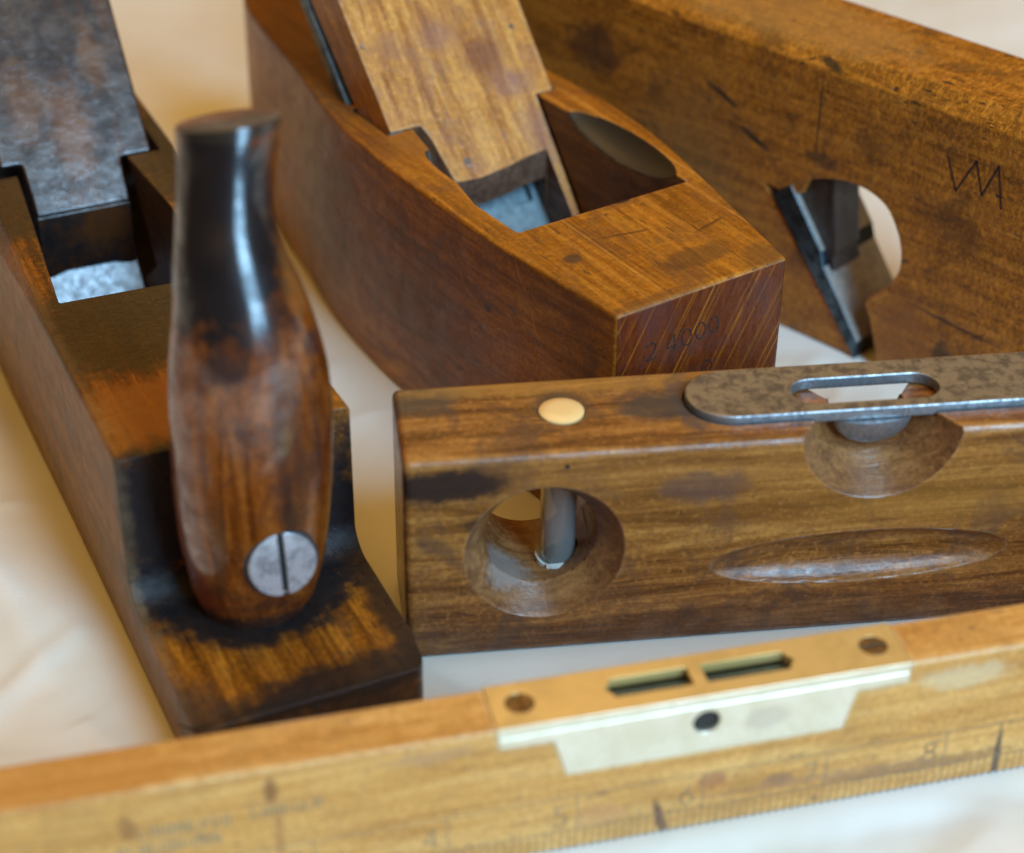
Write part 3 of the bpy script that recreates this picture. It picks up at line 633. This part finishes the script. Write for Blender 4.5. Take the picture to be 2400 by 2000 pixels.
    # big slotted screw let into the front of the horn
    c = Vector((25.5, 17.9, 37.9)); nrm = Vector((-.04, -1, .16)).normalized()
    q = nrm.to_track_quat('Z', 'Y').to_matrix()
    def disc(r0, r1, a, b, k=48):
        vs = [c+q@Vector((r*cos(2*pi*i/k), r*sin(2*pi*i/k), t)) for t, r in ((a, r0), (b, r1)) for i in range(k)]
        return rawmesh([tuple(x) for x in vs], [list(range(k)), list(range(k, 2*k))]+[[i, (i+1) % k, k+(i+1) % k, k+i] for i in range(k)])
    xs = q@Vector((1, 0, 0)); ys = q@Vector((0, 1, 0))
    def bar(w_, l_, a, b): return hull([tuple(c+xs*sx*w_+ys*sy*l_+nrm*t) for sx in (-1, 1) for sy in (-1, 1) for t in (a, b)])
    horn = finish('horn', hornme, hm, R, wob=.07, cuts=[disc(7.8, 8.3, -1.4, 12)], bevel=.7, seg=3)
    sc = metal('screw_steel', (.80, .86, .88), (.38, .37, .37), .30, .8, .22, .5)
    finish('screw', disc(7.3, 7.0, -5, .25), sc, horn, cuts=[bar(.62, 9, -.9, 2)], bevel=.35, seg=2)
    finish('screw_slot_fill', bar(.6, 6.4, -.95, -.6), plain('slot_black', (.012, .01, .01), .8), horn)  # black bar along the slot floor
    finish('screw_rim', disc(7.78, 7.75, -5, -1.3), plain('rim_black', (.02, .014, .012), .6), horn)
build_horned()

# ------------------------------------------------------------------ rebate plane (back right)
def build_rebate():
    R = root('rebate_plane', *REB, 'long brown beech plane at the back with rounded side mouth and scratched letter', 'hand plane')
    H, T = 82.2, 34.0
    m = wood('rebate_beech', (.19, .066, .009), (.42, .155, .022), (.60, .26, .045), 'x', fibre=.4, blot=(.09, .034, .009), blotk=.6, flecks=.95, val=.82, fleckc=(.022, .012, .008),
             edgec=(.52, .29, .08), edgek=.15, rough=(.34, .52), coat=.2, bumpk=.75, seed=13, hue=.495, medul=.48, gsc=1.4, pits=1.2,
             stains_and_shading=[((-49.3, 0, 60.7), (5.6, 3, .85), (.02, .014, .01), .95, dict(rot=(0, radians(22), 0), jag=.12)), ((-38, 0, 51.7), (5.6, 3, .9), (.02, .014, .01), .95, dict(rot=(0, radians(20), 0), jag=.12)),
                     ((-18.4, 0, 64), (.35, 3, 12), (.03, .018, .01), .85, dict(jag=.06)), ((-17, 1, 79), (4.2, 3, 1.0), (.03, .018, .01), .9, dict(rot=(0, radians(14), 0), jag=.15)), ((-16, 0, 53), (5, 3, 2.0), (.08, .035, .015), .7),
                     ((28, 0, 22), (14, 3, .5), (.025, .016, .01), .8, dict(rot=(0, radians(4), 0), jag=.15)), ((26, 0, 12), (3, 3, 4), (.03, .018, .01), .75), ((-95, 0, 60), (9, 3, 7), (.07, .03, .015), .7), ((-60, 0, 30), (16, 3, 30), (.24, .15, .055), .4, dict(soft=.7)),
                     ((14, 0, 12), (8, 3, 14), (.30, .115, .03), .55), ((-40, 14, H), (40, 14, 3), (.46, .25, .075), .5)])
    opening = [(.6, -3), (.3, .4), (-33.8, 40.3), (-26.3, 39.6), (-21.4, 41.4), (-19.5, 46.2), (-15.2, 48.0)] + \
        catmull([(-7.8, 49.7), (-1.6, 49.4), (4.5, 46.8), (8.6, 41), (10.4, 35.4), (10.2, 30), (7.8, 25.3)], 5) + [(2.6, 19.6), (1.4, 17.4), (3.5, 13.6), (6.6, 4.1), (7.6, -3)]
    cham = hull([(-200, -1, H+1), (-200, 5.0, H+1), (-200, -1, H-5.6), (200, -1, H+1), (200, 5.0, H+1), (200, -1, H-5.6)])
    cham2 = hull([(-200, T+1, H+1), (-200, T-3, H+1), (-200, T+1, H-4), (200, T+1, H+1), (200, T-3, H+1), (200, T+1, H-4)])
    o = finish('plane_body', box(-176, 72, 0, T, 0, H), m, R, cuts=[prism(opening, 'v', -2, T+2), cham, cham2, box(-200, 200, 23, T+5, -3, 56)], bevel=.5, seg=2, pre=.9, clamp=False)
    im = metal('blued_iron', (.085, .125, .16), (.03, .04, .05), .30, .9, .3, .2)
    a = radians(51); d = Vector((-cos(a), sin(a))); nn = Vector((sin(a), cos(a)))
    def ln(s_, t): q = Vector((.6, -.1))+d*s_+nn*t; return (q[0], q[1])
    finish('plane_iron', prism([ln(.3, .05), ln(0, .4), ln(4, 3.6), ln(26, 4.8), ln(30, 6.4), ln(55, 7.4), ln(55, .05)], 'v', -.5, 23.3), im, R, bevel=.25, seg=2,
           cuts=[hull([(x, v, z) for (x, z) in (ln(49.5, -6), ln(49.5, 8), ln(90, 8), ln(90, -6)) for v in (-2, 6)])])
    ft = metal('iron_face', (.62, .57, .50), (.42, .38, .33), .38, .7, .25, .1)
    ir = [x for x in R.children if x.name.startswith('plane_iron')][0]; ir.data.materials.append(ft)
    slot(ir, lambda c, n: n.x > .5 and n.z > .4 and abs(n.y) < .3, 1)
    wm = wood('rebate_wedge_wood', (.02, .014, .011), (.045, .025, .018), (.07, .04, .026), 'z', fibre=.4, flecks=.2, rough=(.35, .55), coat=.1, seed=14)
    finish('wedge', prism([ln(24, 4.9), ln(23.5, 6.5), (-10.6, 26.0), (-10.2, 27.5), (-13.2, 50.5), ln(56, 12), ln(56, 4.6)], 'v', 1.5, 13), wm, R, bevel=.6, seg=2)
    ink = NT('scratch').out((.012, .010, .010), .6)
    wl = [[(19.9, 67), (23.3, 58.4)], [(23.3, 58.4), (28.0, 67.9)], [(25.6, 68), (28.0, 67.9)]]
    W = [[(19.9, 67.6), (23.4, 58.5), (27.2, 68), (30.2, 58.6), (34.0, 69), (36.1, 58.5)]]
    W = [[(19.9, 67.0), (23.4, 58.5), (27.9, 68.2), (30.6, 59.7), (34.0, 69.0), (36.3, 58.2)]]
    finish('scratched_letter', stroke(W, .5, -.06, .05), ink, R, smooth=False)
build_rebate()
